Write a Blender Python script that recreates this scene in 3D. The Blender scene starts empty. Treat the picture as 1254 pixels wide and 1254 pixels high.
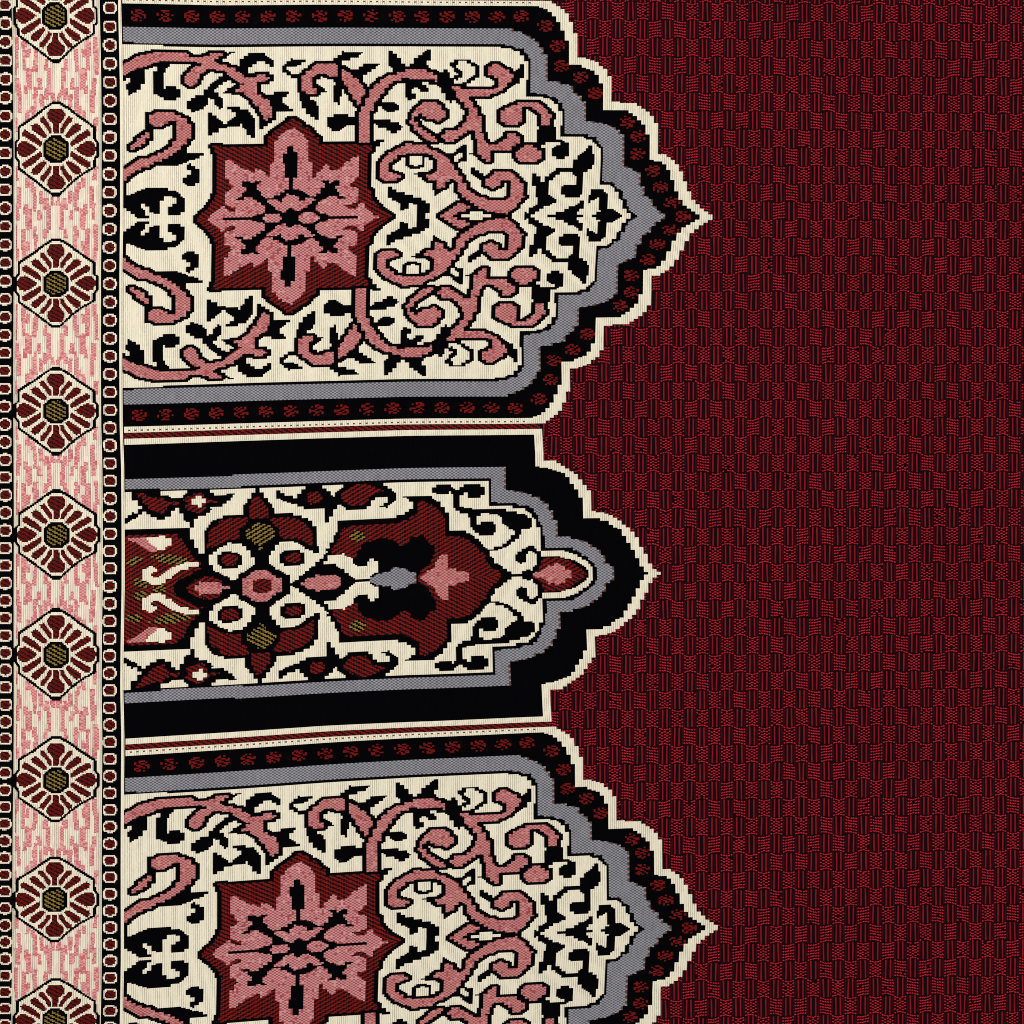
import bpy, math
import numpy as np

rng = np.random.default_rng(7)
MM = 0.001                      # one unit of the cloth plan = 1 mm
CW, RW, RH = 2.6, 1.3, 1.75              # rib width and pick height of the weave (mm)
PITCH_ROWS = 522                # picks in one repeat (wide arch + narrow arch)
R0, AX_B, R2, R3, AX_S, R5, R6 = 4, 152, 300, 312, 413, 514, 526   # pick numbers of the main weft lines
C0, C1 = -164, 704               # rib range of the patterned part
ROW0, ROW1 = -150, 880
NC, NR = C1 - C0, ROW1 - ROW0

# ------------------------------------------------------------------ how the woven cloth is pulled out of square
_u = np.array([150, 265, 390, 500, 640, 760, 875, 1254, 1500.])
_v = np.array([R0, AX_B, R2, R3, AX_S, R5, R6, AX_B + PITCH_ROWS]) * RH
_Y = np.array([
 [4, 6.3, 6.3, 6.5, 7.3, 8, 9, 12, 13],
 [270, 268.5, 266.5, 264.4, 264.7, 264.7, 266.1, 268, 269],
 [522.3, 519.5, 515.8, 513.2, 511.8, 510, 509.5, 510, 510],
 [544.5, 541, 536.8, 534.3, 532.2, 530.5, 530, 530, 530],
 [722.5, 720.2, 713.8, 707.6, 704.6, 702.1, 701.7, 700, 699],
 [904.5, 897.3, 889.5, 884, 878, 874, 871.5, 867, 864],
 [925.8, 918.2, 910.2, 903.5, 897.3, 893, 890.5, 886, 883],
 [1176, 1167.5, 1158, 1150.5, 1144, 1138, 1135.6, 1129, 1126.]])
_pit = _Y[6] - _Y[0]
_v = np.concatenate([[(R3 - PITCH_ROWS) * RH, (AX_S - PITCH_ROWS) * RH, (R5 - PITCH_ROWS) * RH], _v,
                     [(R2 + PITCH_ROWS) * RH, (AX_S + PITCH_ROWS) * RH]])
_Y = np.vstack([_Y[3] - _pit, _Y[4] - _pit, _Y[5] - _pit, _Y, _Y[7] + (_Y[2] - _Y[1]) * .98, _Y[4] + _pit])
_du = np.array([0, 70, 150, 240, 350, 450, 600, 700, 800, 900, 1254.])
_dv = np.array([-250, 7, 100, 196, 266, 336, 430, 525, 571, 721, 840, 897, 950, 1177, 1265, 1500.])
_DX = np.array([
 [-2.5,-2.5,-1,0,0,0,0,0,0,0,0],
 [-2.5,-2.5,-1,0,0,0,0,0,0,0,0],
 [-1,-1,1,0,0,0,0,0,0,0,0],
 [0,0,2,0,0,0,0,0,0,0,0],
 [0,0,2,0,-1,-1,-2,-4,-2,0,0],
 [0,0,.5,-1.5,-2.3,-3,-5,-7,-8,-5,0],
 [0,0,0,-2,-3.5,-5,-8,-9.5,-9,-6,0],
 [0,0,.8,-1,-3,-5,-7,-8,-7,-5,0],
 [0,0,2.5,0,-2.5,-4,-5,-5,-5,-4,0],
 [0,0,3.5,2,-1,-2.5,-2.5,-2,-2,-2,0],
 [0,0,2,2,.5,-1,.5,2,0,0,0],
 [0,0,3,4,4,3,4,4,3,2,0],
 [0,0,2.5,5.5,8,9,9,7,5,4,0],
 [-2,-2,2,5.5,9.7,10,10,9,6,5,3],
 [-3,-3,1,4,7,7,7,5,3,2,2],
 [-3,-3,1,4,7,7,7,5,3,2,2.]])

def bil(us, vs, T, u, v):
    u = np.clip(u, us[0], us[-1]); v = np.asarray(v, float)
    i = np.clip(np.searchsorted(us, u) - 1, 0, len(us) - 2)
    j = np.clip(np.searchsorted(vs, v) - 1, 0, len(vs) - 2)
    a = (u - us[i]) / (us[i + 1] - us[i]); b = (v - vs[j]) / (vs[j + 1] - vs[j])
    return (T[j, i] * (1 - a) + T[j, i + 1] * a) * (1 - b) + (T[j + 1, i] * (1 - a) + T[j + 1, i + 1] * a) * b

def warp(u, v):
    u = np.asarray(u, float); v = np.asarray(v, float)
    x = u + bil(_du, _dv, _DX, u, np.clip(v, _dv[0], _dv[-1]))
    y = bil(_u, _v, _Y, u, v)
    return x, y

def unwarp(x, y):
    x = np.asarray(x, float); y = np.asarray(y, float)
    u, v = x.copy(), y.copy()
    for _ in range(25):
        X, Y = warp(u, v); u -= (X - x); v -= (Y - y)
    return u, v

# ------------------------------------------------------------------ the pattern draft (traced shapes, upper half of each arch)
Z = 10.032
def pts(ox, oy, s, z=Z):
    a = np.array([float(t) for t in s.replace(',', ' ').split()]).reshape(-1, 2)
    return np.stack([ox + a[:, 0] / z, oy + a[:, 1] / z], 1)
def cat(*a): return np.vstack(a)

BIG_OUT = cat([[100, -40], [671, -40]], pts(600, 0, "720 10 790 30 880 85 940 140 990 215 1030 310 1075 455 1080 705 1205 710"),
  pts(720, 60, "70 100 120 140 160 180 190 225 225 300 225 465 400 470 470 500 520 545 575 590 605 640 635 715 630 915", 7.166),
  pts(760, 180, "480 85 565 90 660 165 715 220 755 290 800 400 840 510 885 610 935 690 1010 745 1085 805 1140 840 1180 862"), [[876, 300], [100, 300]])
BIG_IN = cat([[100, 3.5], [150, 4], [265, 6.3], [400, 6.3]], pts(600, 0, "0 70 640 75 650 105 735 125 785 180 830 205 845 260 880 290 885 350 925 380 935 490 970 510 970 790 1120 795 1130 830 1205 835"),
  pts(720, 60, "80 200 90 250 120 290 130 325 155 335 148 530 350 535 410 570 460 620 490 640 500 680 525 690 530 745 555 755 555 975", 7.166),
  pts(760, 180, "375 165 495 170 510 195 560 215 570 260 600 275 620 330 645 345 655 430 690 440 700 540 735 560 740 640 770 655 785 710 830 745 910 785 960 825 1000 862"), [[859, 300], [100, 300]])
BIG_GREY = cat([[100, 32.8], [147, 33], [265, 34.5], [465, 34]], pts(600, 0, "0 345 285 345 300 380 425 385 430 425 520 435 525 470 580 475 590 510 620 525 630 575 675 590 680 665 720 690 705 990 880 1000 890 1025 1000 1040 1040 1075"),
  pts(640, 110, "665 55 740 75 755 130 795 150 775 385 1000 400 1030 430 1115 440 1130 460 1160 490 1215 510"),
  pts(720, 60, "290 715 320 770 310 1025 360 1040 410 1065", 7.166),
  pts(760, 180, "180 290 245 325 280 400 275 480 325 530 330 610 385 640 390 680 425 705 430 740 475 775 515 800 560 845"), [[816, 300], [100, 300]])
BIG_LINE = cat([[100, 51.3], [147, 51.5], [265, 54], [465, 53]], pts(600, 0, "0 535 180 540 185 560 300 565 320 590 410 600 425 650 465 670 475 720 510 740 500 1145 705 1150"),
  pts(640, 110, "310 75 395 85 440 120 450 155 490 165 495 230 525 240 510 540 800 545 810 575 900 580 920 620 945 635 950 690 990 700 985 1125 1105 1130"),
  pts(640, 170, "1140 580 1175 620 1225 640 1225 725 1250 740"), pts(760, 180, "25 635 65 650 70 725 105 740 115 790 150 800 170 830 215 850"), [[781, 300], [100, 300]])
BIG_GROUND = cat([[100, 54.6], [147, 54.8], [265, 57.3], [465, 56.4]], pts(600, 0, "0 575 135 575 150 600 280 605 290 635 370 640 380 685 420 695 425 750 470 765 455 1185 660 1190"),
  pts(640, 110, "265 110 350 115 360 145 395 150 400 175 440 185 450 255 490 265 470 575 760 580 770 610 855 615 870 650 905 660 910 700 950 720 935 1160"),
  pts(640, 170, "1085 565 1095 595 1130 605 1140 655 1185 665 1190 745 1230 765"), pts(760, 180, "25 665 25 760 65 770 70 815 120 825 118 862"), [[771, 300], [100, 300]])
BIG_DOTS = [(168.9,18.5),(202.3,19),(235.2,20),(266.4,20.5),(297.3,20.8),(328.7,20.5),(359.4,20),(391.8,20.3),(422.7,20),(454.6,19.5),(485.9,20),(516.8,20.3),(547.2,20.4),(577.8,20.3),
 (608.5,20.4),(638.4,20),(667.8,31.4),(682.2,55.8),(687.2,80.7),(710.6,94.2),(729,113.8),(767.4,149.3),(782,166.8),(781,188.6),(799.7,209),(809,229.6),(822.8,248.8),(836.8,265.6)]

# entries: (name, kind, polygon); kind K black, C cream, R red twill, S star pink, P outlined pink, Q plain pink, O gold, G grey
BIG = [
 ('star_medallion','STAR', cat(pts(240,190,"-30 790 0 790 50 740 100 690 170 620 215 560 215 490 265 480 260 440"), pts(225,135,"415 720 415 550 395 530 360 440 1020 445 1025 340 1070 310 1080 270 1120 250 1150 220 1200 185"),
   pts(340,140,"0 155 60 125 120 100 130 60 200 55 215 85 290 105 300 145 380 170 395 210 435 235 445 275 490 290 490 350 540 375 1130 365 1150 400 1145 450 1105 470 1100 900 1145 940 1150 1030"),
   pts(440,180,"145 620 190 670 200 690 290 770 410 845 410 900"), [[238,275]])),
 ('star_medallion','S', cat(pts(240,190,"135 790 190 735 240 695 290 655 305 620 340 630 400 690 480 690 480 650 430 630 390 620 345 580 345 460 400 440 445 415 450 370 410 355 400 300 355 270 350 170 375 30 400 60 460 75 475 110 520 110 540 150 630 185 700 215 715 200 725 145 745 165 800 185 860 220 870 270 905 265 910 100 960 80"),
   pts(225,135,"1115 640 1115 380 1165 360 1180 295 1220 290"), pts(340,140,"20 245 75 235 85 205 135 190 190 180 205 165 220 185 265 220 325 260 335 300 380 320 380 585 430 590 430 770 465 770 475 710 520 700 530 670 595 610 630 640 640 690 700 690 760 660 800 630 840 590 880 570 900 545 950 520 1000 500 1005 770 960 770 945 820 880 840 900 900 960 900 1000 930 1000 1070 920 1080 920 1110 810 1110 850 1150 960 1160 985 1120 1020 1090 1055 1090 1060 1150 1150 1190"),
   pts(440,180,"60 760 150 790 165 830 255 830 255 900"), pts(240,190,"135 850"))),
 ('star_medallion','K', pts(340,140,"120 395 195 395 200 465 245 470 240 770 190 780 190 930 125 930 125 780 70 770 70 480 120 465")),
 ('star_medallion','K', pts(240,190,"850 530 960 530 965 495 1020 490 1025 465 1070 455 1080 425 1250 420 1300 440 1355 475 1415 510 1470 510 1470 530 1355 530 1320 558 1265 562 1255 515 1215 510 1210 485 1110 480 1105 515 1060 520 1050 585 1020 585 1010 550 850 550")),
 ('star_medallion','K', pts(240,190,"560 320 655 325 665 345 705 345 715 318 795 320 795 340 750 350 745 410 780 430 800 490 850 530 870 580 960 640 1010 695 1110 695 1115 660 1160 655 1165 800 335 830 335 770 700 770 705 740 800 730 855 695 855 625 800 610 790 580 740 575 735 550 690 540 690 520 600 520 590 552 480 545 480 530 560 520 560 460 610 450 610 395 560 385")),
 ('star_medallion','K', pts(340,190,"155 830 155 655 200 660 215 685 295 685 300 645 360 640 365 605 410 600 415 565 460 560 465 480 515 470 525 405 570 395 570 345 525 325 530 305 615 305 625 335 665 335 680 305 760 305 765 365 715 375 720 430 765 450 770 500 830 515 830 528 725 525 715 500 620 495 610 525 540 540 510 580 455 620 460 670 500 680 510 710 605 715 615 750 990 748 990 830")),
 ('star_medallion','S', pts(240,190,"800 785 860 730 1010 725 1060 765 1062 830 800 830")),
 ('star_medallion','S', pts(340,190,"250 770 255 745 310 705 450 705 455 735 515 745 518 830 250 830")),
 ('leaf','K', np.array([160,88,177,82,187,78,187,81.5,181.5,82.5,181.3,85.5,177,86,177.5,103,172.5,104,172,110.5,167,111,166.5,114,161,115,160.5,117.5,156,117.5,155.5,102,160.3,102,160.5,96,155,95.5,155,98,150,99,149,93]).reshape(-1,2)),
 ('leaf','K', np.array([187,76,209,76,209,82,204,83,204,89.5,199.7,90,199.9,109,204,109,204.5,105.5,216,106,217,109,221.5,109.5,221.3,118.5,217,119,216.5,122.3,200.5,122.3,200,119.5,194.5,119,194,116,188.5,115.5,188,87,193,86,193,82.5,187,81.5]).reshape(-1,2)),
 ('leaf','K', pts(140,110,"830 675 885 665 885 775 1095 780 1090 800 1050 805 1045 835 1000 840 995 865 890 875 885 905 785 910 775 940 505 945 495 970 440 975 440 920 495 915 500 885 590 885 660 850 720 810 770 775")),
 ('leaf','K', pts(140,110,"885 910 940 905 945 935 990 940 1000 970 1045 980 1045 1145 995 1150 990 1190 890 1190 880 1160 830 1155 830 1090 880 1080 890 1050 935 1050 940 985 885 975")),
 ('leaf','K', pts(140,110,"380 275 430 275 430 420 490 455 490 625 440 630 440 530 390 490 380 490")),
 ('leaf','K', pts(140,200,"105 215 160 215 160 400 210 400 215 375 270 365 280 335 390 325 400 295 655 300 660 330 775 335 785 365 825 375 835 430 875 435 875 600 825 600 815 635 660 635 655 525 710 525 720 495 770 490 770 435 715 430 710 400 610 400 605 465 555 470 550 630 500 630 495 605 445 605 435 535 385 530 380 505 335 505 340 555 385 570 395 640 435 645 440 675 270 675 260 635 210 625 205 595 155 590 150 560 100 560")),
 ('leaf','K', pts(225,70,"30 540 80 535 85 495 135 490 140 460 240 455 245 390 290 385 300 350 325 350 330 315 365 310 370 280 415 275 425 235 470 230 475 190 520 180 530 240 640 290 690 310 690 350 640 390 640 430 690 455 480 450 475 425 525 415 530 380 580 375 590 350 630 345 630 322 585 318 575 280 530 275 525 305 480 312 470 342 430 347 425 380 375 390 375 418 415 425 425 480 470 490 475 630 420 635 415 595 370 590 365 525 330 520 325 490 302 490 300 590 250 600 240 635 190 640 185 665 85 668 80 640 30 630")),
 ('leaf','K', pts(225,70,"530 600 680 600 690 635 780 640 790 670 830 680 840 745 875 750 870 985 830 985 820 960 780 950 775 890 730 880 725 810 685 810 680 845 650 855 640 870 630 845 525 845 520 875 430 880 420 925 365 930 355 960 305 960 305 680 355 685 360 715 400 720 410 745 440 760 470 790 480 815 520 815 525 775 580 770 590 740 630 735 635 675 585 670 580 640 530 630")),
 ('leaf','K', pts(240,0,"545 725 600 720 605 690 640 685 650 655 855 655 860 690 905 695 910 725 950 730 955 830 905 825 900 790 855 785 850 755 760 755 755 790 705 795 700 820 640 830 640 905 690 905 690 935 600 940 560 905 550 870 480 840 490 810 540 800")),
 ('leaf','K', pts(240,0,"860 870 905 880 910 905 955 915 955 1000 905 1005 900 1035 800 1040 790 1010 860 1005 910 970 910 945 860 940 850 875")),
 ('leaf','K', pts(240,0,"215 725 270 720 275 690 325 680 330 655 475 625 475 645 425 650 420 680 380 685 375 715 330 720 330 760 420 770 430 800 520 800 480 835 375 815 275 790 265 760 215 745")),
 ('leaf','K', pts(225,70,"940 455 1045 455 1100 450 1110 425 1303 425 1298 447 1263 455 1253 490 1203 505 1203 555 1248 565 1253 590 1293 600 1303 625 1343 630 1343 662 1145 665 1140 730 1135 740 1130 770 1085 775 1080 815 1035 820 1030 845 980 850 975 875 930 880 930 700 1095 700 1095 600 1050 595 1045 520 995 490")),
 ('leaf','K', pts(340,0,"60 800 105 795 110 760 160 750 165 725 350 735 345 760 300 765 295 795 245 800 235 828 110 832 115 865 160 870 165 905 310 905 310 930 300 970 160 965 155 935 110 925 105 890 60 885")),
 ('leaf','K', pts(340,0,"690 715 740 715 745 680 790 670 795 635 1055 640 1050 665 1005 675 1000 705 885 715 880 750 785 755 785 790 855 820 885 850 1000 850 1005 825 1055 815 1060 785 1250 785 1250 805 1200 815 1195 845 1150 855 1145 890 1105 895 1095 925 1050 935 1050 1000 1040 1030 990 970 920 910 870 870 830 850 785 850 780 990 830 1020 830 1110 780 1110 770 1290 730 1290 725 1265 685 1260 685 980 680 960 610 950 620 940 735 940 735 800 690 795")),
 ('leaf','C', pts(340,0,"685 1005 720 1010 720 1050 685 1040")),
 ('leaf','K', pts(340,80,"260 170 300 130 300 325 345 355 465 360 470 285 415 285 420 140 470 130 470 105 625 105 625 140 680 160 680 170 570 165 560 135 525 135 520 175 470 180 470 235 515 240 525 270 565 275 575 310 620 318 615 342 520 345 510 385 405 395 410 420 460 430 470 490 505 500 500 670 455 670 450 640 400 630 395 600 355 595 350 535 300 525 300 455 255 450")),
 ('leaf','K', pts(340,80,"605 640 670 630 680 600 860 600 870 630 965 630 960 730 855 730 845 760 800 770 795 800 655 805 650 770 605 765")),
 ('leaf','K', pts(440,0,"360 630 410 630 410 660 465 670 470 705 515 715 520 780 560 785 565 815 610 815 615 785 660 780 665 715 720 705 725 675 775 670 780 640 825 630 825 608 870 608 870 740 820 750 820 800 865 810 870 850 970 855 980 890 1030 890 1035 855 1075 855 1085 890 1115 895 1120 960 1165 970 1165 1075 1200 1120 1200 1220 1150 1220 1150 1280 1115 1275 1110 1245 1065 1240 1060 1150 1015 1145 1010 1075 965 1070 970 1020 970 930 905 885 815 850 565 850 465 885 410 885 410 830 360 820")),
 ('leaf','K', pts(440,0,"560 1030 515 1000 515 970 915 975 930 1015 965 1020 965 1040 865 1040 860 1005 765 1005 770 1035 815 1045 825 1070 860 1080 855 1140 755 1140 740 1125 740 1100 700 1075 660 1080 655 1140 700 1150 695 1210 645 1215 640 1240 600 1240 595 1210 560 1210")),
 ('leaf','K', pts(440,100,"190 255 245 250 440 250 450 275 500 290 495 350 450 355 445 380 345 380 335 350 295 350 285 310 240 310 235 355 185 380")),
 ('leaf','K', pts(440,100,"175 460 375 460 385 495 485 500 490 535 530 545 525 605 475 610 465 635 380 635 375 610 335 605 325 565 225 560 215 525 175 520")),
 ('leaf','K', pts(440,100,"205 715 310 715 305 735 255 740 250 800 205 805 200 860 150 870 150 740")),
 ('leaf','K', pts(540,50,"885 370 930 365 980 335 980 290 1025 290 1025 460 980 460 970 525 930 530 880 570 830 580 830 515 885 505")),
 ('leaf','K', pts(540,50,"125 265 170 260 180 225 375 225 385 260 430 270 440 295 475 300 470 455 425 460 420 490 365 500 360 530 320 535 310 565 255 560 265 525 330 500 335 470 380 465 385 435 425 425 425 320 380 315 370 290 335 285 330 255 220 255 215 300 175 310 180 335 270 370 265 460 215 465 210 490 165 480 165 430 215 425 215 400 170 390 165 355 125 320")),
 ('leaf','K', pts(540,50,"0 390 30 385 35 350 75 350 80 390 110 395 115 460 160 465 165 530 310 540 310 600 255 600 150 565 150 600 200 640 200 740 150 745 145 775 110 780 105 745 60 740 60 640 15 640 0 560")),
 ('leaf','K', pts(640,110,"185 490 225 470 235 440 345 440 385 460 420 465 415 610 470 615 520 640 565 655 560 820 515 825 505 855 415 855 405 820 365 815 365 710 415 705 420 680 465 670 460 645 280 640 270 680 230 680 230 710 270 720 270 880 215 885 225 740 165 700 130 680 130 640 175 640 180 545")),
 ('leaf','K', pts(640,110,"670 800 720 790 725 765 765 755 770 720 805 710 815 685 850 690 855 780 895 785 890 915 845 920 840 975 800 985 795 1015 755 1020 745 1100 740 1290 705 1295 695 1320 510 1320 505 1290 460 1285 460 1195 510 1190 515 1165 660 1160 660 1060 615 1050 610 1020 465 1020 460 1050 415 1055 405 1085 365 1090 360 1115 320 1120 310 1290 355 1300 360 1330 405 1340 405 1390 360 1395 355 1420 265 1425 255 1460 215 1465 205 1490 165 1500 155 1525 105 1535 105 1600 60 1600 20 1570 20 1500 65 1510 65 1460 115 1450 120 1430 170 1420 170 1190 120 1185 120 1025 165 1025 170 1055 215 1060 220 1125 265 1125 270 1065 315 1060 320 1025 365 1020 370 990 410 985 415 960 615 960 620 850 665 860")),
 ('leaf','K', pts(640,170,"310 930 410 930 415 900 495 895 515 870 560 860 575 835 650 830 660 800 705 795 710 765 750 765 750 855 705 865 695 890 660 895 660 930 745 930 745 1000 310 1000")),
 ('leaf','K', pts(640,170,"850 625 990 625 1000 660 1045 665 1040 860 1125 865 1135 890 1175 900 1190 930 1220 940 1220 1000 850 1000 850 930 895 925 895 890 945 890 945 730 895 735 890 755 845 760 840 785 805 790 800 695 845 690")),
 ('leaf','K', pts(440,180,"360 485 400 490 405 515 460 520 465 550 560 555 570 590 665 590 670 615 755 615 765 645 805 650 815 680 860 690 855 805 815 825 815 950 720 950 715 715 665 705 660 680 615 685 610 750 565 755 555 785 515 785 515 685 460 680 455 655 405 650 400 620 360 615")),
 ('leaf','K', pts(440,180,"565 80 850 80 905 110 915 175 865 170 860 140 815 135 810 240 765 250 755 275 615 275 605 245 565 240")),
 ('leaf','C', pts(440,180,"612 105 765 105 765 210 715 215 710 240 670 240 660 215 612 210")),
 ('leaf','K', pts(440,180,"665 315 860 310 870 275 915 270 910 320 815 345 815 380 860 415 950 425 955 525 1000 530 1000 570 955 580 950 610 915 610 910 445 815 440 805 410 770 405 760 380 725 375 715 345 670 345")),
 ('leaf','K', pts(540,160,"370 455 410 450 420 480 460 490 470 520 510 525 520 550 555 555 560 590 500 610 460 600 450 575 405 565 400 540 370 535")),
 ('leaf','K', pts(540,160,"0 250 60 275 165 275 225 210 275 180 318 175 318 380 265 385 215 400 215 475 165 465 155 405 115 395 110 345 60 305 0 300")),
 ('leaf','C', pts(540,160,"165 345 165 312 210 305 218 275 268 275 268 340 215 345 210 380 165 380")),
 ('leaf','K', pts(540,160,"360 280 420 280 420 305 360 300")),
 ('scroll','P', np.array([148,82,154,77.5,159.5,74,165.5,70.5,175.5,67,191.5,64,230,64.3,230.3,69,258,69,258.5,65,272.5,65.3,272,68,267.5,69,267,71.5,261.5,72.5,261.5,74.5,266.5,76.5,267.5,79.3,277,79.3,277.5,82,288,83.3,288.5,87.3,295,88,295.3,91,299,92,299.5,94,313.5,94,314,90.3,326,90.3,326.3,95,331,95.3,330.5,97,326,97.3,325.5,100.3,313.5,100.3,313.5,116,318.5,116.3,320,119.3,329,122.3,329.5,129,334,130,334,143,329,144,328,147,323,146,322,141,318,136,317.5,131,313,130,309,122.3,304,119,299,116,298,112,290,112,288,110,294.5,108,294.5,104,298.5,103,294,101,288.5,98,284,95,279,91,277.5,87,266.5,86.5,265.5,83.5,253,83.5,252.5,86.5,248,90,243.3,90.5,243,100,237.5,104.5,231,104.5,226.5,100.5,226.5,93.5,231.5,88,236.5,83.5,241.5,80,248,79.5,247.5,76.3,230,75.5,187.5,75.5,186.5,78.5,175.5,82,165,85,159.5,88,154,91.5,148,92]).reshape(-1,2)),
 ('scroll','P', pts(140,110,"105 985 160 960 215 915 275 885 330 845 435 845 450 815 545 800 550 775 600 770 610 745 655 740 660 705 710 700 720 630 755 625 765 590 755 385 745 380 655 385 650 415 600 420 590 450 500 455 465 430 430 410 430 310 480 300 530 265 740 270 750 300 820 310 830 345 880 350 885 415 940 425 935 595 885 600 880 665 830 670 825 740 770 745 765 770 720 775 715 805 655 810 650 845 595 850 590 880 495 880 490 910 440 915 435 945 330 950 325 985 270 990 265 1020 215 1025 210 1055 165 1060 160 1115 105 1115")),
 ('scroll','P', pts(140,110,"215 735 215 680 270 655 275 600 330 590 335 560 380 555 385 530 435 525 435 590 385 600 380 660 330 670 320 700 265 710 260 735")),
 ('scroll','P', pts(340,0,"735 800 735 940 625 940 610 905 470 905 465 935 415 940 415 1085 465 1090 465 1160 345 1155 340 1130 300 1120 300 935 350 930 360 870 410 865 415 825 460 825 465 795 690 790")),
 ('scroll','P', pts(340,80,"785 50 825 50 830 80 880 85 885 120 920 125 930 155 990 170 1000 230 1040 238 1045 300 1085 312 1080 375 1030 378 1025 475 980 485 970 420 925 412 920 350 880 345 875 275 830 268 825 210 785 195")),
 ('scroll','P', pts(440,0,"0 1742 8 1322 62 1312 75 1215 130 1205 135 1105 185 1095 190 1040 240 1030 250 985 300 980 310 955 360 945 365 920 460 915 470 885 560 885 565 855 815 855 825 885 905 890 915 920 970 935 970 1015 930 1010 915 970 515 965 505 995 415 1000 405 1030 355 1035 350 1075 300 1080 295 1145 245 1150 240 1245 187 1250 185 1352 132 1357 112 1742")),
 ('scroll','P', pts(440,100,"740 285 780 280 790 250 945 250 955 280 1005 290 1010 360 1055 365 1050 445 1005 450 995 495 950 490 930 465 840 460 830 430 785 420 780 385 735 390 730 420 685 425 680 490 725 500 730 560 770 570 780 600 815 605 825 635 870 640 880 670 920 675 930 705 965 710 960 735 820 730 810 685 770 680 760 650 720 640 715 610 675 600 670 530 630 510 640 385 680 380 690 325 735 320")),
 ('scroll','P', pts(540,50,"150 570 245 570 255 600 350 605 600 605 660 600 670 580 715 575 720 470 670 465 660 435 580 420 575 320 620 315 630 285 720 285 735 320 775 325 785 355 835 365 840 400 885 405 880 505 830 510 825 570 780 575 770 610 725 610 715 640 615 650 610 685 360 685 355 740 400 755 405 820 450 830 455 920 495 930 490 1143 520 1148 525 1228 565 1243 575 1273 715 1273 720 1248 770 1243 780 1208 825 1198 830 1138 925 1143 935 1178 980 1188 975 1263 925 1268 920 1303 870 1308 860 1348 605 1353 615 1483 565 1483 560 1453 510 1448 505 1413 455 1403 460 1213 420 1203 415 1110 330 1100 325 1140 275 1145 270 1170 220 1175 215 1205 170 1210 165 1240 60 1235 50 1205 5 1190 10 1160 50 1150 55 1125 85 1100 220 1095 235 1065 275 1060 285 995 330 990 340 830 300 825 290 760 245 745 235 715 200 710 200 640 190 610 150 600")),
 ('scroll','P', pts(640,110,"-258 403 -253 258 -203 253 -198 223 -148 218 -143 183 -53 183 -43 153 200 150 210 180 245 185 250 220 295 225 300 285 350 295 345 435 235 435 230 295 190 280 180 250 135 245 125 215 10 215 0 230 -3 398 -58 403 -68 433 -213 433 -218 408")),
 ('scroll','P', pts(540,160,"915 265 960 255 970 210 1015 205 1025 175 1130 175 1140 205 1170 215 1180 240 1230 245 1225 350 1175 355 1170 385 965 385 955 350 915 330")),
 ('scroll','P', pts(440,180,"245 183 290 178 300 113 350 103 355 73 400 68 410 38 455 33 470 3 560 -2 570 -37 815 -32 825 -2 860 3 875 38 960 38 970 73 1010 78 1020 103 1055 108 1065 133 1105 143 1115 198 1160 218 1165 278 1205 288 1213 339 1218 353 1263 354 1268 449 1308 454 1318 524 1353 534 1363 564 1408 569 1418 594 1453 599 1468 629 1548 629 1563 654 1808 649 1818 629 1863 619 1873 409 1728 409 1718 489 1668 489 1658 524 1623 524 1608 489 1558 479 1563 394 1608 389 1613 359 1653 349 1663 314 1873 314 1883 344 1923 349 1933 389 1973 399 1978 449 2023 459 2023 619 1978 624 1968 684 1923 689 1913 754 1868 759 1858 789 1818 794 1808 829 1668 824 1658 794 1558 794 1548 759 1468 759 1453 729 1413 724 1403 694 1363 689 1353 659 1308 654 1303 624 1258 614 1253 564 1208 554 1203 424 1163 414 1153 389 1103 389 1098 424 1053 429 1048 489 1005 495 1000 525 955 520 950 420 860 410 850 380 815 375 815 345 910 340 915 315 945 310 955 150 910 125 900 105 855 100 845 75 560 75 550 100 465 105 460 140 410 150 405 180 355 190 355 310 460 320 470 345 515 350 515 375 470 380 460 415 295 415 285 385 245 380")),
 ('scroll_heart','K', pts(540,160,"200 1000 350 960 380 930 560 995 650 1010 860 1032 860 1100 150 1100 150 1035")),
 ('scroll_heart','P', pts(540,160,"0 1050 5 1035 50 1020 55 995 95 990 105 965 140 960 150 930 195 925 205 895 290 895 300 925 350 935 345 965 300 970 290 995 200 1000 190 1025 150 1035 148 1100 0 1100")),
 ('scroll_heart','C', pts(540,160,"250 1050 255 1030 355 1025 360 995 500 995 505 1025 600 1030 605 1100 250 1100")),
]

SM_OUT = cat([[100, 500], [664, 500]], pts(600,520,"640 50 655 445 810 445 820 475 895 480 905 505 940 510 950 535 990 540 1000 570 1040 575 1050 605 1090 610 1105 665 1145 675 1155 745"),
  pts(640,480,"610 900 660 965 668 1150 790 1155 860 1190", 7.84), pts(640,630,"850 50 900 95 960 125 985 180 1035 215 1040 275 1075 290 1075 345 1110 360 1110 425 1140 435 1145 470 1175 480 1210 515", 7.166), [[808, 760], [100, 760]])
SM_IN = cat([[100, 545.5], [150, 544.5], [265, 541], [390, 536.8], [500, 534.3]], pts(600,520,"0 125 540 125 565 520 745 525 760 555 845 560 855 580 905 590 960 640 1000 655 1010 720 1050 730 1060 785 1100 800 1110 890 1150 905 1165 1150"),
  pts(640,630,"545 30 680 35 690 50 750 60 760 75 820 110 880 140 895 190 930 205 935 245 965 255 970 310 1000 320 1005 380 1040 395 1040 455 1070 465 1075 500 1105 515", 7.166), [[794, 760], [100, 760]])
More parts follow.
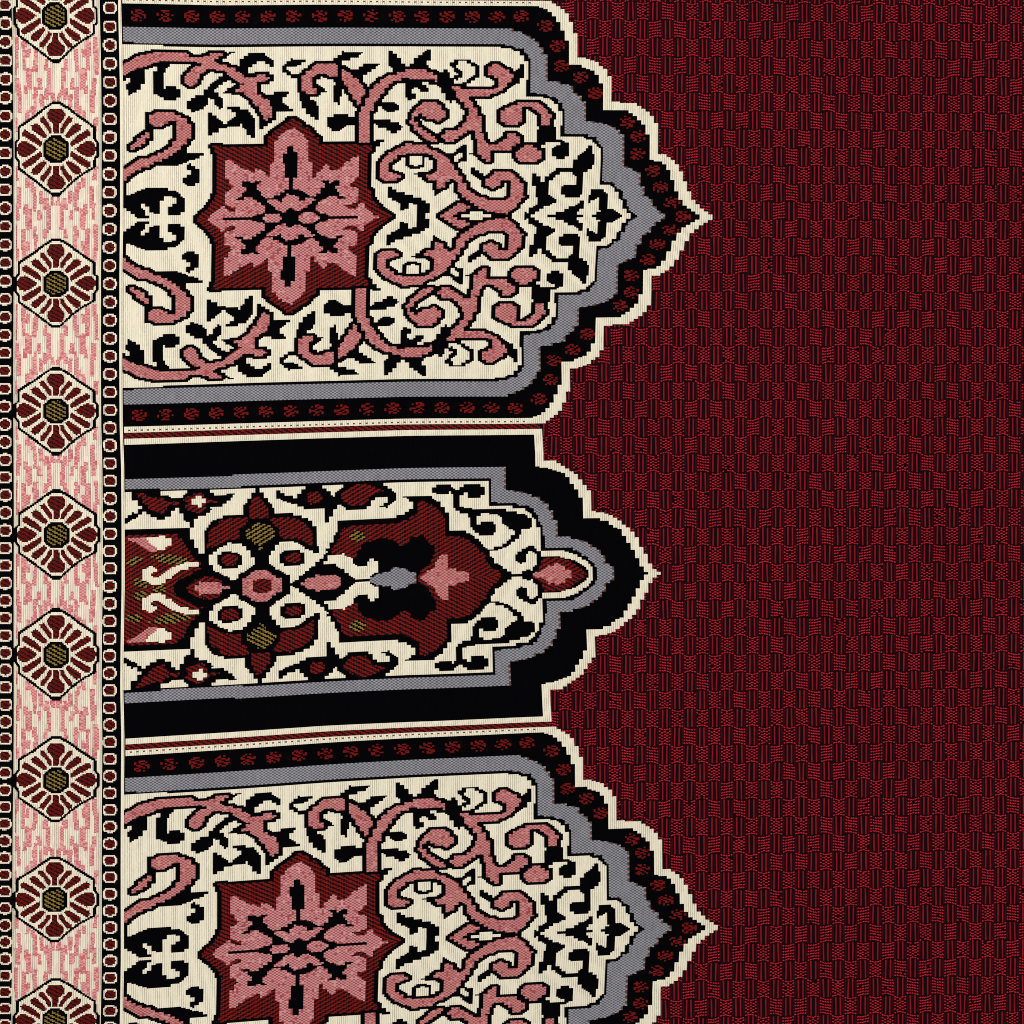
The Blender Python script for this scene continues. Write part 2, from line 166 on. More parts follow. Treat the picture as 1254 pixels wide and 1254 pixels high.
SM_GREY = cat([[100, 587.5], [150, 586], [265, 583], [340, 578.8], [440, 574.8]], pts(600,520,"0 520 225 525 230 815 400 820 410 845 500 850 520 880 600 885 640 930 710 960 715 1010 760 1030 765 1060 815 1095"),
  pts(640,630,"295 5 300 60 330 75 320 195 435 200 440 215 525 225 535 240 570 245 600 270 645 290 685 325 715 360 725 400 750 410 760 450 800 460 800 515", 7.166), [[751.6, 760], [100, 760]])
SM_LINE = cat([[100, 600.8], [150, 599.8], [265, 597.2], [340, 593.4], [440, 590]], pts(540,580,"0 60 620 55 625 355 930 360 940 385 1080 390 1085 420 1140 430 1155 460 1165 495 1205 525 1215 615"),
  pts(640,630,"185 95 195 295 435 295 445 320 500 325 530 360 560 370 590 400 625 420 630 455 650 460 650 515", 7.166), [[730.7, 760], [100, 760]])
SM_GROUND = cat([[100, 604], [150, 603.2], [265, 600.3], [340, 597], [440, 593.5]], pts(540,580,"0 95 580 95 585 395 880 395 890 425 1030 430 1040 460 1080 470 1085 490 1120 500 1130 550 1170 560 1175 655 1225 660 1230 955"),
  pts(640,630,"165 325 405 325 415 345 475 350 485 370 515 380 525 395 580 420 590 450 620 460 622 515", 7.166), [[726.8, 760], [100, 760]])
SMALL = [
 ('leaf','K', pts(140,610,"220 -95 225 30 280 30 285 100 340 105 340 140 285 140 280 180 225 180 220 215 165 215 160 245 110 250 110 325 160 320 170 290 220 285 225 255 275 250 285 210 335 205 345 165 390 165 395 200 450 205 455 240 510 240 515 265 625 265 635 230 685 225 695 160 750 155 755 125 800 130 805 190 860 190 865 290 920 295 925 370 935 370 980 360 975 265 1033 260 1038 224 1133 214 1138 189 1188 184 1193 149 1223 139 1193 129 1193 104 1323 109 1328 79 1373 74 1383 39 1423 29 1433 -1 1468 -6 1473 -66 1373 -61 1368 -31 1233 -26 1228 -61 1178 -66 1173 -110")),
 ('leaf','C', pts(140,500,"565 1025 595 1018 900 1012 895 1050 840 1060 835 1095 685 1095 680 1065 570 1065")),
 ('leaf','R', pts(140,500,"270 1035 340 1040 420 1080 520 1100 600 1090 630 1140 690 1150 780 1135 790 1180 690 1190 620 1254 620 1300 540 1290 430 1240 410 1190 350 1160 330 1100 280 1080")),
 ('leaf','R', pts(140,500,"840 1130 940 1070 1030 1030 1110 1060 1120 1110 1254 1140 1280 1150 1130 1170 1130 1230 1070 1290 990 1280 870 1230 900 1160")),
 ('leaf','C', pts(140,500,"960 1120 1010 1110 1015 1075 1070 1080 1075 1105 1130 1105 1130 1160 1080 1170 1070 1215 1020 1215 1015 1190 960 1185")),
 ('leaf','K', pts(340,580,"355 120 355 160 350 190 300 195 295 235 245 235 240 300 200 300 195 270 105 270 95 240 45 235 40 210 -3 205 -5 305 50 310 55 340 165 350 175 375 235 375 235 395 180 400 200 405 310 405 315 430 570 425 580 595 630 595 635 525 680 515 685 445 735 440 740 375 780 375 785 405 835 410 845 440 1095 430 1105 400 1145 395 1150 330 1200 325 1205 290 1350 285 1355 355 1310 360 1300 390 1255 395 1260 420 1355 420 1360 390 1405 380 1410 350 1450 345 1450 235 1405 210 1400 185 1350 180 1340 150 1290 145 1290 90 820 110 820 175 770 180 765 210 720 215 715 285 670 285 660 215 610 210 605 180 560 180 555 120")),
 ('leaf','R', pts(340,580,"365 250 430 215 510 220 540 270 565 290 520 350 450 350 420 385 370 330")),
 ('leaf','R', pts(340,580,"780 260 830 210 940 150 1010 125 1090 130 1200 170 1290 205 1290 215 1220 250 1150 260 1090 350 1040 395 970 390 900 395 850 370 790 300")),
 ('tendril','K', pts(440,580,"885 175 935 170 940 135 1130 135 1140 165 1185 195 1225 195 1240 165 1285 160 1290 130 1490 130 1495 165 1540 170 1535 260 1490 265 1485 295 1335 295 1330 230 1290 230 1280 260 1235 265 1240 400 1280 405 1290 430 1810 430 1805 460 1950 465 1950 490 2030 495 2085 540 2130 560 2125 655 2090 660 2085 690 2005 690 2000 740 1965 750 1960 800 1925 805 1915 845 1865 850 1860 880 1815 890 1800 910 1710 930 1700 950 1610 955 1605 935 1660 925 1670 895 1760 890 1765 860 1810 850 1820 825 1855 815 1865 765 1905 760 1905 695 1850 690 1845 655 1800 650 1795 620 1750 615 1745 530 1695 520 1690 495 1505 495 1500 525 1450 530 1455 630 1500 630 1505 590 1640 590 1650 625 1690 630 1690 725 1655 730 1650 760 1470 762 1460 735 1410 730 1405 665 1360 660 1350 495 1250 495 1240 460 1190 455 1185 430 1145 425 1140 230 1095 225 1085 260 945 260 935 235 890 235")),
 ('tendril','K', pts(540,580,"910 990 955 985 960 955 1005 950 1010 930 1060 915 1065 890 1140 890 1145 920 1185 930 1195 955 1240 960 1250 1250 1070 1240 1070 1195 1140 1185 1150 1120 1195 1115 1190 990 1145 985 1135 955 1090 960 1080 990 1055 995 1050 1085 1015 1090 1010 1115 965 1110 955 1085 920 1085")),
 ('tip_bud','K', pts(640,630,"165 370 340 370 345 385 430 390 440 405 470 410 510 440 550 460 560 480 585 490 585 560 0 560 0 500 45 490 100 490 110 445 165 430", 7.166)),
 ('tip_bud','R', pts(640,630,"175 380 330 375 440 430 500 470 550 500 555 560 100 560 100 515 150 470 175 430", 7.166)),
 ('tip_bud','Q', pts(640,630,"95 520 110 510 150 510 215 470 215 450 270 450 290 425 325 440 375 460 380 485 425 490 428 560 200 560 95 530", 7.166)),
 ('flower','K', pts(240,580,"-898 691 -78 671 -73 801 -23 813 -18 911 37 921 45 985 100 985 95 700 140 695 145 625 190 615 195 580 245 575 255 550 325 545 335 515 590 510 590 370 635 365 645 300 685 295 690 235 735 225 735 165 785 165 790 220 835 225 840 290 890 295 900 355 950 360 960 490 1200 480 1213 510 1298 510 1308 540 1373 545 1383 575 1428 580 1438 640 1483 645 1503 975 1503 1036 1553 1033 1558 985 1603 975 1598 910 1643 905 1653 835 1698 830 1703 715 1748 710 1743 580 2470 550 2475 515 2565 510 2570 480 2615 475 2625 440 2660 435 2660 350 2615 340 2605 310 2550 300 2550 275 2890 270 2900 305 2945 320 2955 345 2995 350 3005 400 3055 410 3065 475 3100 480 3115 700 3318 705 3328 735 3408 745 3423 790 3468 800 3478 830 3518 840 3523 895 3568 905 3578 930 3608 935 3618 1020 3668 1035 3678 1095 3718 1100 3728 1125 3773 1130 3783 1160 3828 1170 3838 1195 3878 1205 3883 1235 4068 1235 4068 1300 2005 1400 -898 1500")),
 ('flower','C', pts(340,580,"500 975 550 1030 555 985 600 975 595 910 640 905 560 880 500 860")),
 ('flower_panel','R', pts(140,610,"120 470 200 460 640 450 700 440 770 450 790 490 840 510 870 560 870 600 920 650 930 700 985 735 985 760 1050 790 1050 860 1090 870 960 900 960 935 830 990 750 1030 740 1100 750 1200 120 1200")),
 ('flower_panel','O', pts(140,610,"130 800 180 760 270 720 345 740 345 790 270 830 180 830")),
 ('flower_panel','O', pts(140,610,"430 720 560 690 720 690 800 710 930 750 900 790 720 820 640 810 540 780 500 740 440 735")),
 ('flower_panel','O', pts(140,610,"230 1040 280 980 340 1010 410 1050 410 1090 350 1110 260 1090")),
 ('flower_panel','O', pts(140,610,"460 1130 500 1080 600 1070 660 1130 600 1180 480 1180")),
 ('flower_panel','C', pts(140,610,"380 480 630 470 640 510 690 500 690 580 640 580 635 640 545 650 500 600 430 560 380 520")),
 ('flower_panel','Q', pts(140,610,"160 500 200 490 340 480 380 490 430 560 500 600 540 650 430 665 340 600 260 550 180 520")),
 ('flower_panel','C', pts(140,610,"350 875 405 870 415 840 490 850 510 830 515 900 465 905 460 960 500 985 580 955 640 900 700 870 760 830 850 810 880 785 1050 785 1045 850 920 850 910 890 820 890 750 930 700 985 640 1000 630 1050 550 1060 420 1060 410 1020 350 1010")),
 ('flower','R', pts(240,580,"745 275 785 275 800 310 845 340 850 380 890 410 900 540 800 550 760 545 655 560 650 410 695 370 700 310")),
 ('flower','R', pts(240,580,"145 920 145 740 200 670 270 640 300 580 400 550 600 540 650 545 650 580 605 600 600 650 540 665 530 800 400 810 320 850 230 890")),
 ('flower','R', pts(240,580,"920 560 960 540 1140 520 1160 545 1254 560 1320 600 1370 630 1430 700 1435 890 1400 870 1310 820 1280 800 1060 790 1025 750 1020 680 975 630")),
 ('flower','O', pts(240,580,"610 710 690 660 730 610 850 605 910 640 960 710 960 770 870 830 820 870 800 945 770 945 790 880 720 870 670 810 610 800")),
 ('flower','C', pts(240,580,"150 1005 205 1000 215 970 250 960 260 930 300 900 390 890 395 855 555 855 565 885 610 890 615 950 665 950 670 1020 720 1025 720 1120 670 1130 665 1160 610 1170 605 1205 560 1210 510 1245 505 1300 420 1300 405 1270 360 1260 305 1230 260 1210 215 1180 205 1120 155 1115")),
 ('flower','K', pts(240,580,"265 1000 300 995 310 965 500 960 510 990 560 995 560 1120 510 1125 505 1165 310 1170 300 1130 265 1125")),
 ('flower','R', pts(240,580,"310 1030 370 990 500 1000 520 1060 460 1130 370 1140 310 1090")),
 ('flower','C', pts(240,580,"885 1010 925 1000 930 945 975 940 980 880 1025 865 1030 830 1185 825 1195 850 1280 855 1290 885 1335 890 1340 920 1380 920 1390 945 1440 950 1445 980 1500 975 1505 1070 1455 1080 1450 1140 1400 1145 1390 1185 1340 1190 1330 1220 1300 1225 1295 1250 1255 1260 1250 1300 1195 1305 1190 1340 1150 1340 1145 1245 1095 1235 1045 1190 985 1170 935 1115 885 1115")),
 ('flower','K', pts(240,580,"1030 970 1075 965 1085 935 1280 930 1285 960 1335 970 1345 1095 1290 1100 1280 1130 1090 1130 1080 1100 1035 1095")),
 ('flower','R', pts(240,580,"1080 1020 1180 960 1250 970 1290 1010 1280 1060 1210 1095 1110 1070")),
 ('flower','Q', pts(240,580,"560 1450 560 1290 620 1285 630 1255 675 1250 680 1215 720 1210 730 1180 880 1180 890 1210 925 1215 935 1250 980 1250 990 1280 1050 1275 1050 1450")),
 ('flower','R', pts(240,580,"690 1450 690 1330 740 1300 880 1290 930 1320 930 1450")),
 ('flower','R', pts(240,580,"-120 1410 -80 1370 0 1310 100 1270 180 1262 260 1290 310 1320 310 1470 -120 1470")),
 ('flower','Q', pts(240,580,"-20 1405 -18 1380 40 1375 45 1330 300 1335 310 1380 370 1390 415 1380 420 1470 -20 1470")),
 ('flower','Q', pts(240,580,"1270 1357 1330 1320 1360 1280 1450 1270 1455 1245 1710 1240 1715 1265 1775 1270 1775 1420 1270 1420")),
 ('crown_flower','R', pts(440,580,"-350 975 -350 930 -300 870 -250 800 -250 750 -210 680 -150 650 0 630 200 620 480 620 540 575 600 570 640 530 710 500 715 430 705 350 760 340 800 335 850 370 910 390 950 430 990 470 1045 530 1050 770 1130 765 1200 760 1254 780 1320 800 1410 860 1460 900 1480 960 1525 970 1560 1010 1560 1060 1610 1110 1640 1170 1690 1180 1735 1220 1740 1330 600 1380 -80 1380 -80 1050 -190 1010")),
 ('crown_flower','K', pts(440,580,"-78 1045 -33 1045 -28 960 17 920 20 880 70 850 150 825 220 795 340 795 420 820 480 860 490 885 545 885 600 850 620 800 700 770 790 765 830 820 880 870 925 890 920 1000 890 1060 830 1150 740 1200 720 1400 -80 1400")),
 ('crown_flower','O', pts(340,580,"855 770 900 735 960 690 1050 710 1065 775 1000 840 940 830")),
 ('crown_flower','C', pts(340,580,"560 1075 605 1070 610 1000 790 990 800 970 815 1005 860 1020 920 1045 930 1115 980 1120 990 1145 1090 1140 1095 1075 1135 1070 1140 1040 1180 1045 1190 1070 1235 1080 1230 1210 1180 1220 1170 1240 1130 1250 1125 1285 930 1290 920 1260 880 1250 870 1225 825 1220 815 1170 770 1160 710 1120 710 1100 560 1105")),
 ('crown_flower','G', pts(440,580,"130 1280 190 1245 280 1220 370 1200 400 1160 500 1155 600 1180 640 1215 700 1215 705 1400 130 1400")),
 ('crown_flower','Q', pts(440,580,"745 1275 800 1235 840 1190 920 1160 920 1100 960 1060 1010 1000 1075 995 1080 1160 1180 1160 1190 1195 1290 1190 1300 1205 1345 1210 1345 1400 745 1400")),
]

# ------------------------------------------------------------------ raster the draft into picks and ribs
def inside(poly_uv, r_lo, nrow, fine=True):
    """cells (nrow x NC) whose centre lies in the polygon; poly in plan coords"""
    NX = NC if fine else NC // 2
    px = (poly_uv[:, 0] / RW - C0) if fine else (poly_uv[:, 0] / CW - C0 // 2); py = poly_uv[:, 1] / RH - r_lo
    m = np.zeros((nrow, NX), bool)
    c_lo, c_hi = max(0, int(px.min())), min(NX, int(px.max()) + 2)
    y_lo, y_hi = max(0, int(py.min())), min(nrow, int(py.max()) + 2)
    if c_hi <= c_lo or y_hi <= y_lo: return m
    X, Y = np.meshgrid(np.arange(c_lo, c_hi) + .5, np.arange(y_lo, y_hi) + .5)
    ins = np.zeros(X.shape, bool)
    x0, y0 = px, py; x1, y1 = np.roll(px, -1), np.roll(py, -1)
    for a, b, c, d in zip(x0, y0, x1, y1):
        if b == d: continue
        hit = ((b > Y) != (d > Y)) & (X < (c - a) * (Y - b) / (d - b) + a)
        ins ^= hit
    m[y_lo:y_hi, c_lo:c_hi] = ins
    return m

def plan(poly):
    u, v = unwarp(poly[:, 0], poly[:, 1]); return np.stack([u, v], 1)

def dilate(m, rx=2, ry=2):
    o = m.copy()
    for dy in range(-ry, ry + 1):
        for dx in range(-rx, rx + 1):
            if abs(dx) == rx and abs(dy) == ry: continue
            s = np.zeros_like(m)
            ys, yd = (slice(max(0, dy), m.shape[0] + min(0, dy)), slice(max(0, -dy), m.shape[0] + min(0, -dy)))
            xs, xd = (slice(max(0, dx), m.shape[1] + min(0, dx)), slice(max(0, -dx), m.shape[1] + min(0, -dx)))
            s[ys, xs] = m[yd, xd]; o |= s
    return o

# region kinds
CORAL = 20
NONE, CREAM, BLACK, RED, STARP, PINK, GOLD, GREY, DOT, DOTLINE, LINE = range(11)
KMAP = dict(K=BLACK, C=CREAM, R=RED, S=STARP, Q=PINK, P=PINK, O=GOLD, G=GREY)

def draft_half(r_top, r_ax, out, inn, grey, line, ground, items, dots):
    """upper half of an arch: returns kind map and motif map; motif ids index 'names'"""
    n = r_ax - r_top
    NX = NC // 2
    kind = np.zeros((n, NX), int); mot = np.full((n, NX), -1)
    names = []
    def new(nm): names.append(nm); return len(names) - 1
    u0 = int(round(149.3 / CW)) - C0 // 2
    okc = np.zeros((n, NX), bool); okc[:, u0:] = True
    P = lambda q: inside(plan(q), r_top, n, False) & okc
    frame = [('outline', CREAM, out), ('border', BLACK, inn), ('grey_band', GREY, grey), ('inner_line', LINE, line), ('ground', CREAM, ground)]
    g = None
    for nm, k, q in frame:
        m = P(q)
        if nm in ('outline', 'border', 'grey_band'): m = np.repeat(m[:, ::2] & m[:, 1::2], 2, 1)
        i = new(nm); kind[m] = k; mot[m] = i; g = m
    for (x, y) in dots:
        u, v = unwarp(np.array([x]), np.array([y]))
        cc = np.arange(NX) + C0 // 2 + .5; rr = np.arange(n) + r_top + .5
        U, V = np.meshgrid(cc * CW - u[0], rr * RH - v[0])
        e = (U / 9.6) ** 2 + (V / 7.2) ** 2
        ph = ((V - .45 * U) / 4.4) % 1
        th = np.arctan2(V, U)
        m = ((e < 1) & (e > .60) & (np.cos(7 * th + x) > -.45)) | ((e < .46) & (ph < .5))
        i = new('red_rosette'); kind[m] = DOT; mot[m] = i
    cur = None
    order = [it for it in items]
    outl = []
    prev = (None, None)
    for nm, k, q in order:
        m = P(q) & g
        if k == 'STAR':
            i = new(nm); d = dilate(m) & g
            kind[d] = BLACK; mot[d] = i; kind[m] = RED; mot[m] = i
        elif k == 'P':
            i = len(names) - 1 if (prev[0] == nm and nm != 'scroll') else new(nm)
            d = dilate(m) & g & ~((kind == PINK))
            kind[d] = BLACK; mot[d & ~m] = i; kind[m] = PINK; mot[m] = i
        else:
            if nm in names and nm not in ('leaf', 'scroll', 'tendril'):
                i = names.index(nm)
            elif nm == 'leaf' and k != 'K': i = len(names) - 1
            else: i = new(nm)
            kind[m] = KMAP[k]
            if k == 'C' and nm == 'leaf': i = names.index('ground')
            mot[m] = i
        prev = (nm, k)
    return np.repeat(kind, 2, 1), np.repeat(mot, 2, 1), names

bigK, bigM, bigN = draft_half(R0 - 4, AX_B, BIG_OUT, BIG_IN, BIG_GREY, BIG_LINE, BIG_GROUND, BIG, BIG_DOTS)
smK, smM, smN = draft_half(R3 - 4, AX_S, SM_OUT, SM_IN, SM_GREY, SM_LINE, SM_GROUND, SMALL, [])

KIND = np.zeros((NR, NC), int)
PART = np.full((NR, NC), -1)          # index into PARTS
SIGN = np.ones((NR, NC))              # which way the twill leans
PARTS = []                            # (owner key, name)
def part(owner, name):
    PARTS.append((owner, name)); return len(PARTS) - 1
ARCHES = []
def place(r_top, kind, mot, names, key, sgn):
    n = kind.shape[0]
    full_k = np.vstack([kind, kind[::-1]]); full_m = np.vstack([mot, mot[::-1]])
    ids = {}
    for i, nm in enumerate(names):
        w = np.where(mot == i)
        if len(w[0]) == 0: continue
        joined = w[0].max() >= n - 1 or nm in ('outline', 'border', 'grey_band', 'inner_line', 'ground')
        a = part(key, nm); b = a if joined else part(key, nm)
        ids[i] = (a, b)
    for half in (0, 1):
        for rr in range(n):
            R = r_top + (rr if half == 0 else 2 * n - 1 - rr) - ROW0
            if R < 0 or R >= NR: continue
            k = kind[rr]; sel = k > 0
            KIND[R, sel] = k[sel]
            mm = mot[rr]
            PART[R, sel] = [ids[q][half] for q in mm[sel]]
            SIGN[R, sel] = sgn if half == 0 else -sgn
    ARCHES.append(key)
for rep in (-1, 0, 1):
    o = rep * PITCH_ROWS
    place(R0 - 4 + o, bigK, bigM, bigN, ('wide', rep), 1)
    place(R3 - 4 + o, smK, smM, smN, ('narrow', rep), -1)
cols = np.arange(NC) + C0
ucen = (cols + .5) * RW
# divider: cream (belongs to the arches), dark red line between, dotted cream on the wide arch's side
for rep in (-2, -1, 0, 1):
    for base, dotrows in ((R2, (R2 + 2,)), (R5, (R5 + 9,))):
        r = base + rep * PITCH_ROWS
        if base == R2: rows_red = range(r + 4, r + 8); dr = r + 2
        else: rows_red = range(r + 4, r + 8); dr = r + 9
        pid = part('divider', 'divider_stripe')
        lim = (ucen > 149.3) & (ucen < 668)
        for R in rows_red:
            if 0 <= R - ROW0 < NR: KIND[R - ROW0, lim] = RED; PART[R - ROW0, lim] = pid
        if 0 <= dr - ROW0 < NR:
            q = lim & (cols // 2 % 3 == 0) & (KIND[dr - ROW0] == CREAM) & (ucen < 650)
            KIND[dr - ROW0, q] = DOTLINE

# ---- border band
def ell(x, y, rx, ry):
    u, v = unwarp(np.array([x]), np.array([y])); return u[0], v[0], rx, ry
uu, vv = np.meshgrid(ucen, (np.arange(NR) + ROW0 + .5) * RH)
strip_l, strip_r = (uu > -8) & (uu < 17.3), (uu > 123.3) & (uu < 145.7)
pl, pr, ps, pe1, pe2, pe3, pe4 = [part('border', n) for n in ('bead_strip', 'bead_strip', 'floral_stripe', 'edge_line', 'edge_line', 'edge_line', 'edge_line')]
def fill(m, k, p): KIND[m] = k; PART[m] = p
fill((uu > -13) & (uu < 149.5), CREAM, pe1)
fill((uu > 17.3) & (uu < 123.3), CREAM, ps)
fill((uu > 17.3) & (uu < 20), CREAM, pe2); fill((uu > 120.6) & (uu < 123.3), CREAM, pe3); fill((uu > 145.6) & (uu < 149.6), CREAM, pe4)
fill(strip_l, BLACK, pl); fill(strip_r, BLACK, pr)
FLAME = [(150,480,690),(165,770,900),(182,890,1060),(225,430,650),(272,480,540),(262,675,830),(285,690,840),(250,830,890),(345,490,600),(338,600,680),(375,770,840),(345,850,920),(330,920,1050),(392,920,1020),(310,1040,1100),(270,1080,1140),(445,590,660),(468,680,890),(445,870,940),(500,910,960),
 (612,590,660),(588,690,850),(620,870,940),(565,910,970),(702,540,640),(725,640,690),(685,770,850),(715,870,910),(685,910,1010),(742,930,1080),(790,450,560),(838,570,690),(780,690,830),(805,700,830),(820,830,910),(908,530,700),(934,650,800),(905,800,930),(888,930,1070),(775,1080,1150),(930,1150,1250),(150,1150,1250),
 (160,380,470),(800,420,480),(920,380,440),(235,380,440)]
hexy = [-146, 19.1, 182.9, 347, 502.9, 655, 801.2, 955, 1101.7, 1250, 1397]
FLAME = [f for f in FLAME if f[0] < 535]; FLAME += [(1070 - x, a, b) for x, a, b in FLAME]
for gi in range(len(hexy) - 1):
    ya, yb = hexy[gi], hexy[gi + 1]
    for x, a, b in FLAME:
        ta, tb = (a / 7.84 - 19.1) / 163.8, (b / 7.84 - 19.1) / 163.8
        if gi % 2 == 0: ta, tb = 1 - tb, 1 - ta
        y0, y1 = ya + ta * (yb - ya), ya + tb * (yb - ya)
        e_ = .06 * (tb - ta) + .01; y0 -= e_ * 160; y1 += e_ * 160
        w = rng.uniform(2.1, 3.1); xx = x / 7.84 + rng.normal(0, .2)
        u, v0 = unwarp(np.array([xx]), np.array([y0])); _, v1 = unwarp(np.array([xx]), np.array([y1]))
        lean = 1.3 * math.sin(a * .05) * (1 if x < 535 else -1)
        m = (np.abs(uu - u[0] - lean * (vv - v0[0]) / max(v1[0] - v0[0], 1)) < w) & (vv > v0[0]) & (vv < v1[0]) & (PART == ps)
        KIND[m] = CORAL
H = lambda s: (np.array([float(t) for t in s.split()]).reshape(-1, 2) - [386, 607]) / 5.571
HEX = H("360 300 412 300 480 340 530 382 643 462 647 542 668 565 668 650 647 675 645 728 560 778 490 832 410 911 362 911 245 820 132 737 130 690 108 658 108 562 130 540 130 460 240 388 300 340")
PET = [H("323 368 345 333 425 333 447 368 445 400 408 440 402 500 368 500 364 440 325 400"), H("472 386 500 395 498 418 462 452 432 504 412 496 414 468 440 428"),
       H("530 430 561 449 552 478 492 520 455 540 438 524 465 488 505 442"), H("600 474 624 494 618 518 557 555 488 596 482 560 535 512"), H("512 607 550 578 600 556 642 572 657 603 657 620 638 654 600 664 550 638")]
OCT = H("350 518 420 518 470 562 470 662 420 702 350 702 300 662 300 562"); GOC = H("368 535 404 535 450 572 450 648 404 684 368 684 318 648 318 572")
for y in hexy:
    pid = part('floral', 'rosette')
    cu, cv = unwarp(np.array([68.8 if 100 < y < 1000 else 67]), np.array([y])); cu, cv = cu[0], cv[0]
    sy = 1.0 if y < 450 else .965
    def S(q, fx=1, fy=1):
        return inside(np.stack([cu + q[:, 0] * fx, cv + q[:, 1] * fy * sy], 1), ROW0, NR)
    m = S(HEX * 1.03)
    fill(m, BLACK, pid)
    fill(S(HEX * .957), CREAM, pid)
    for i, q in enumerate(PET):
        for fx in (1, -1):
            for fy in (1, -1): fill(S(q * .985, fx, fy), DOT + 3, pid)
    fill(S(OCT * 1.14), CREAM, pid); fill(S(OCT), BLACK, pid); fill(S(GOC), GOLD, pid)
def beads(x, y0, owner, skip=()):
    y = y0
    ys = []
    while y > -230: y -= 22.9
    while y < 1500:
        ys.append(y); y += 22.9 - 2.7 * np.clip(y, 0, 1254) / 1254
    for y in ys:
        u, v = unwarp(np.array([x]), np.array([y])); e = np.abs((uu - u[0]) / 8.3) ** 2.7 + np.abs((vv - v[0]) / 7.5) ** 2.7
        e2 = np.abs((uu - u[0]) / 6.3) ** 2.5 + np.abs((vv - v[0]) / 5.5) ** 2.5
        st = strip_l if x < 60 else strip_r
        pid = part(owner, 'bead')
        fill((e < 1) & st, CREAM, pid); fill((e2 < 1) & st, DOT + 3, pid)
beads(6.3, 5.7, 'bead_l'); beads(134.6, 9.6, 'bead_r')
MAROON = DOT + 3

# the cloth ends where its ground weave ends
_, yy_ = warp(uu, vv); off = (yy_ < -186) | (yy_ > 1440); KIND[off] = 0; PART[off] = -1
# field boundary: everything with KIND 0 is the red field
# ------------------------------------------------------------------ thread materials
def srgb(r, g, b):
    f = lambda c: (c / 255 / 12.92) if c <= 10 else ((c / 255 + .055) / 1.055) ** 2.4
    return (f(r), f(g), f(b), 1)
def thread(name, c, rough=.75, var=.18, spec=.08, sheen=0.0):
    m = bpy.data.materials.new(name); m.use_nodes = True
    nt = m.node_tree; b = nt.nodes['Principled BSDF']
    tc = nt.nodes.new('ShaderNodeTexCoord'); mp = nt.nodes.new('ShaderNodeMapping')
    mp.inputs['Scale'].default_value = (420, 60, 200)
    nz = nt.nodes.new('ShaderNodeTexNoise'); nz.inputs['Scale'].default_value = 1.0; nz.inputs['Detail'].default_value = 3
    n2 = nt.nodes.new('ShaderNodeTexNoise'); n2.inputs['Scale'].default_value = 9.0; n2.inputs['Detail'].default_value = 4
    ad = nt.nodes.new('ShaderNodeMath'); ad.operation = 'MULTIPLY_ADD'; ad.inputs[1].default_value = .35
    rp = nt.nodes.new('ShaderNodeMapRange'); rp.inputs['From Min'].default_value = .45; rp.inputs['From Max'].default_value = .9
    rp.inputs['To Min'].default_value = 1 - var; rp.inputs['To Max'].default_value = 1 + var
    hs = nt.nodes.new('ShaderNodeHueSaturation'); hs.inputs['Color'].default_value = c
    L = nt.links.new
    L(tc.outputs['Object'], mp.inputs['Vector']); L(mp.outputs[0], nz.inputs['Vector']); L(tc.outputs['Object'], n2.inputs['Vector'])
    L(n2.outputs[0], ad.inputs[0]); L(nz.outputs[0], ad.inputs[2]); L(ad.outputs[0], rp.inputs['Value']); L(rp.outputs[0], hs.inputs['Value'])
    L(hs.outputs[0], b.inputs['Base Color'])
    fb = nt.nodes.new('ShaderNodeTexNoise'); fb.inputs['Scale'].default_value = 1500; bp = nt.nodes.new('ShaderNodeBump')
    bp.inputs['Strength'].default_value = .35; bp.inputs['Distance'].default_value = .0004
    L(tc.outputs['Object'], fb.inputs['Vector']); L(fb.outputs[0], bp.inputs['Height']); L(bp.outputs[0], b.inputs['Normal'])
    b.inputs['Roughness'].default_value = rough; b.inputs['Specular IOR Level'].default_value = spec
    return m
T = dict(
 cream=thread('cream_thread', srgb(238, 229, 205), var=.07),
 black=thread('black_thread', srgb(3, 3, 5), rough=.95, spec=.03, var=.3),
 red=thread('red_thread', srgb(120, 17, 14)), dark=thread('dark_thread', srgb(17, 2, 3), spec=.1),
 pale=thread('pale_pink_thread', srgb(194, 132, 128), var=.1), rose=thread('rose_thread', srgb(158, 78, 80)),
 starp=thread('star_pale_thread', srgb(200, 144, 142), var=.1), starr=thread('star_rose_thread', srgb(160, 76, 81)),
 blush=thread('blush_thread', srgb(234, 212, 196), var=.08), coral=thread('coral_thread', srgb(196, 106, 110)), coralp=thread('pale_coral_thread', srgb(218, 158, 152), var=.1),
 gold=thread('gold_thread', srgb(136, 112, 50)), greyl=thread('light_grey_thread', srgb(148, 147, 152)), greyd=thread('dark_grey_thread', srgb(92, 91, 98)),
 scarlet=thread('scarlet_thread', srgb(112, 15, 13)), maroon=thread('maroon_thread', srgb(98, 12, 9)), brown=thread('brown_thread', srgb(104, 62, 48)),
 field=thread('crimson_thread', srgb(184, 28, 45), var=.25), fieldd=thread('deep_crimson_thread', srgb(130, 14, 31), var=.25), fieldx=thread('dim_crimson_thread', srgb(50, 4, 11), spec=.05), base=thread('field_base_thread', srgb(20, 2, 6), spec=.05))
TN = list(T); TI = {k: i for i, k in enumerate(TN)}

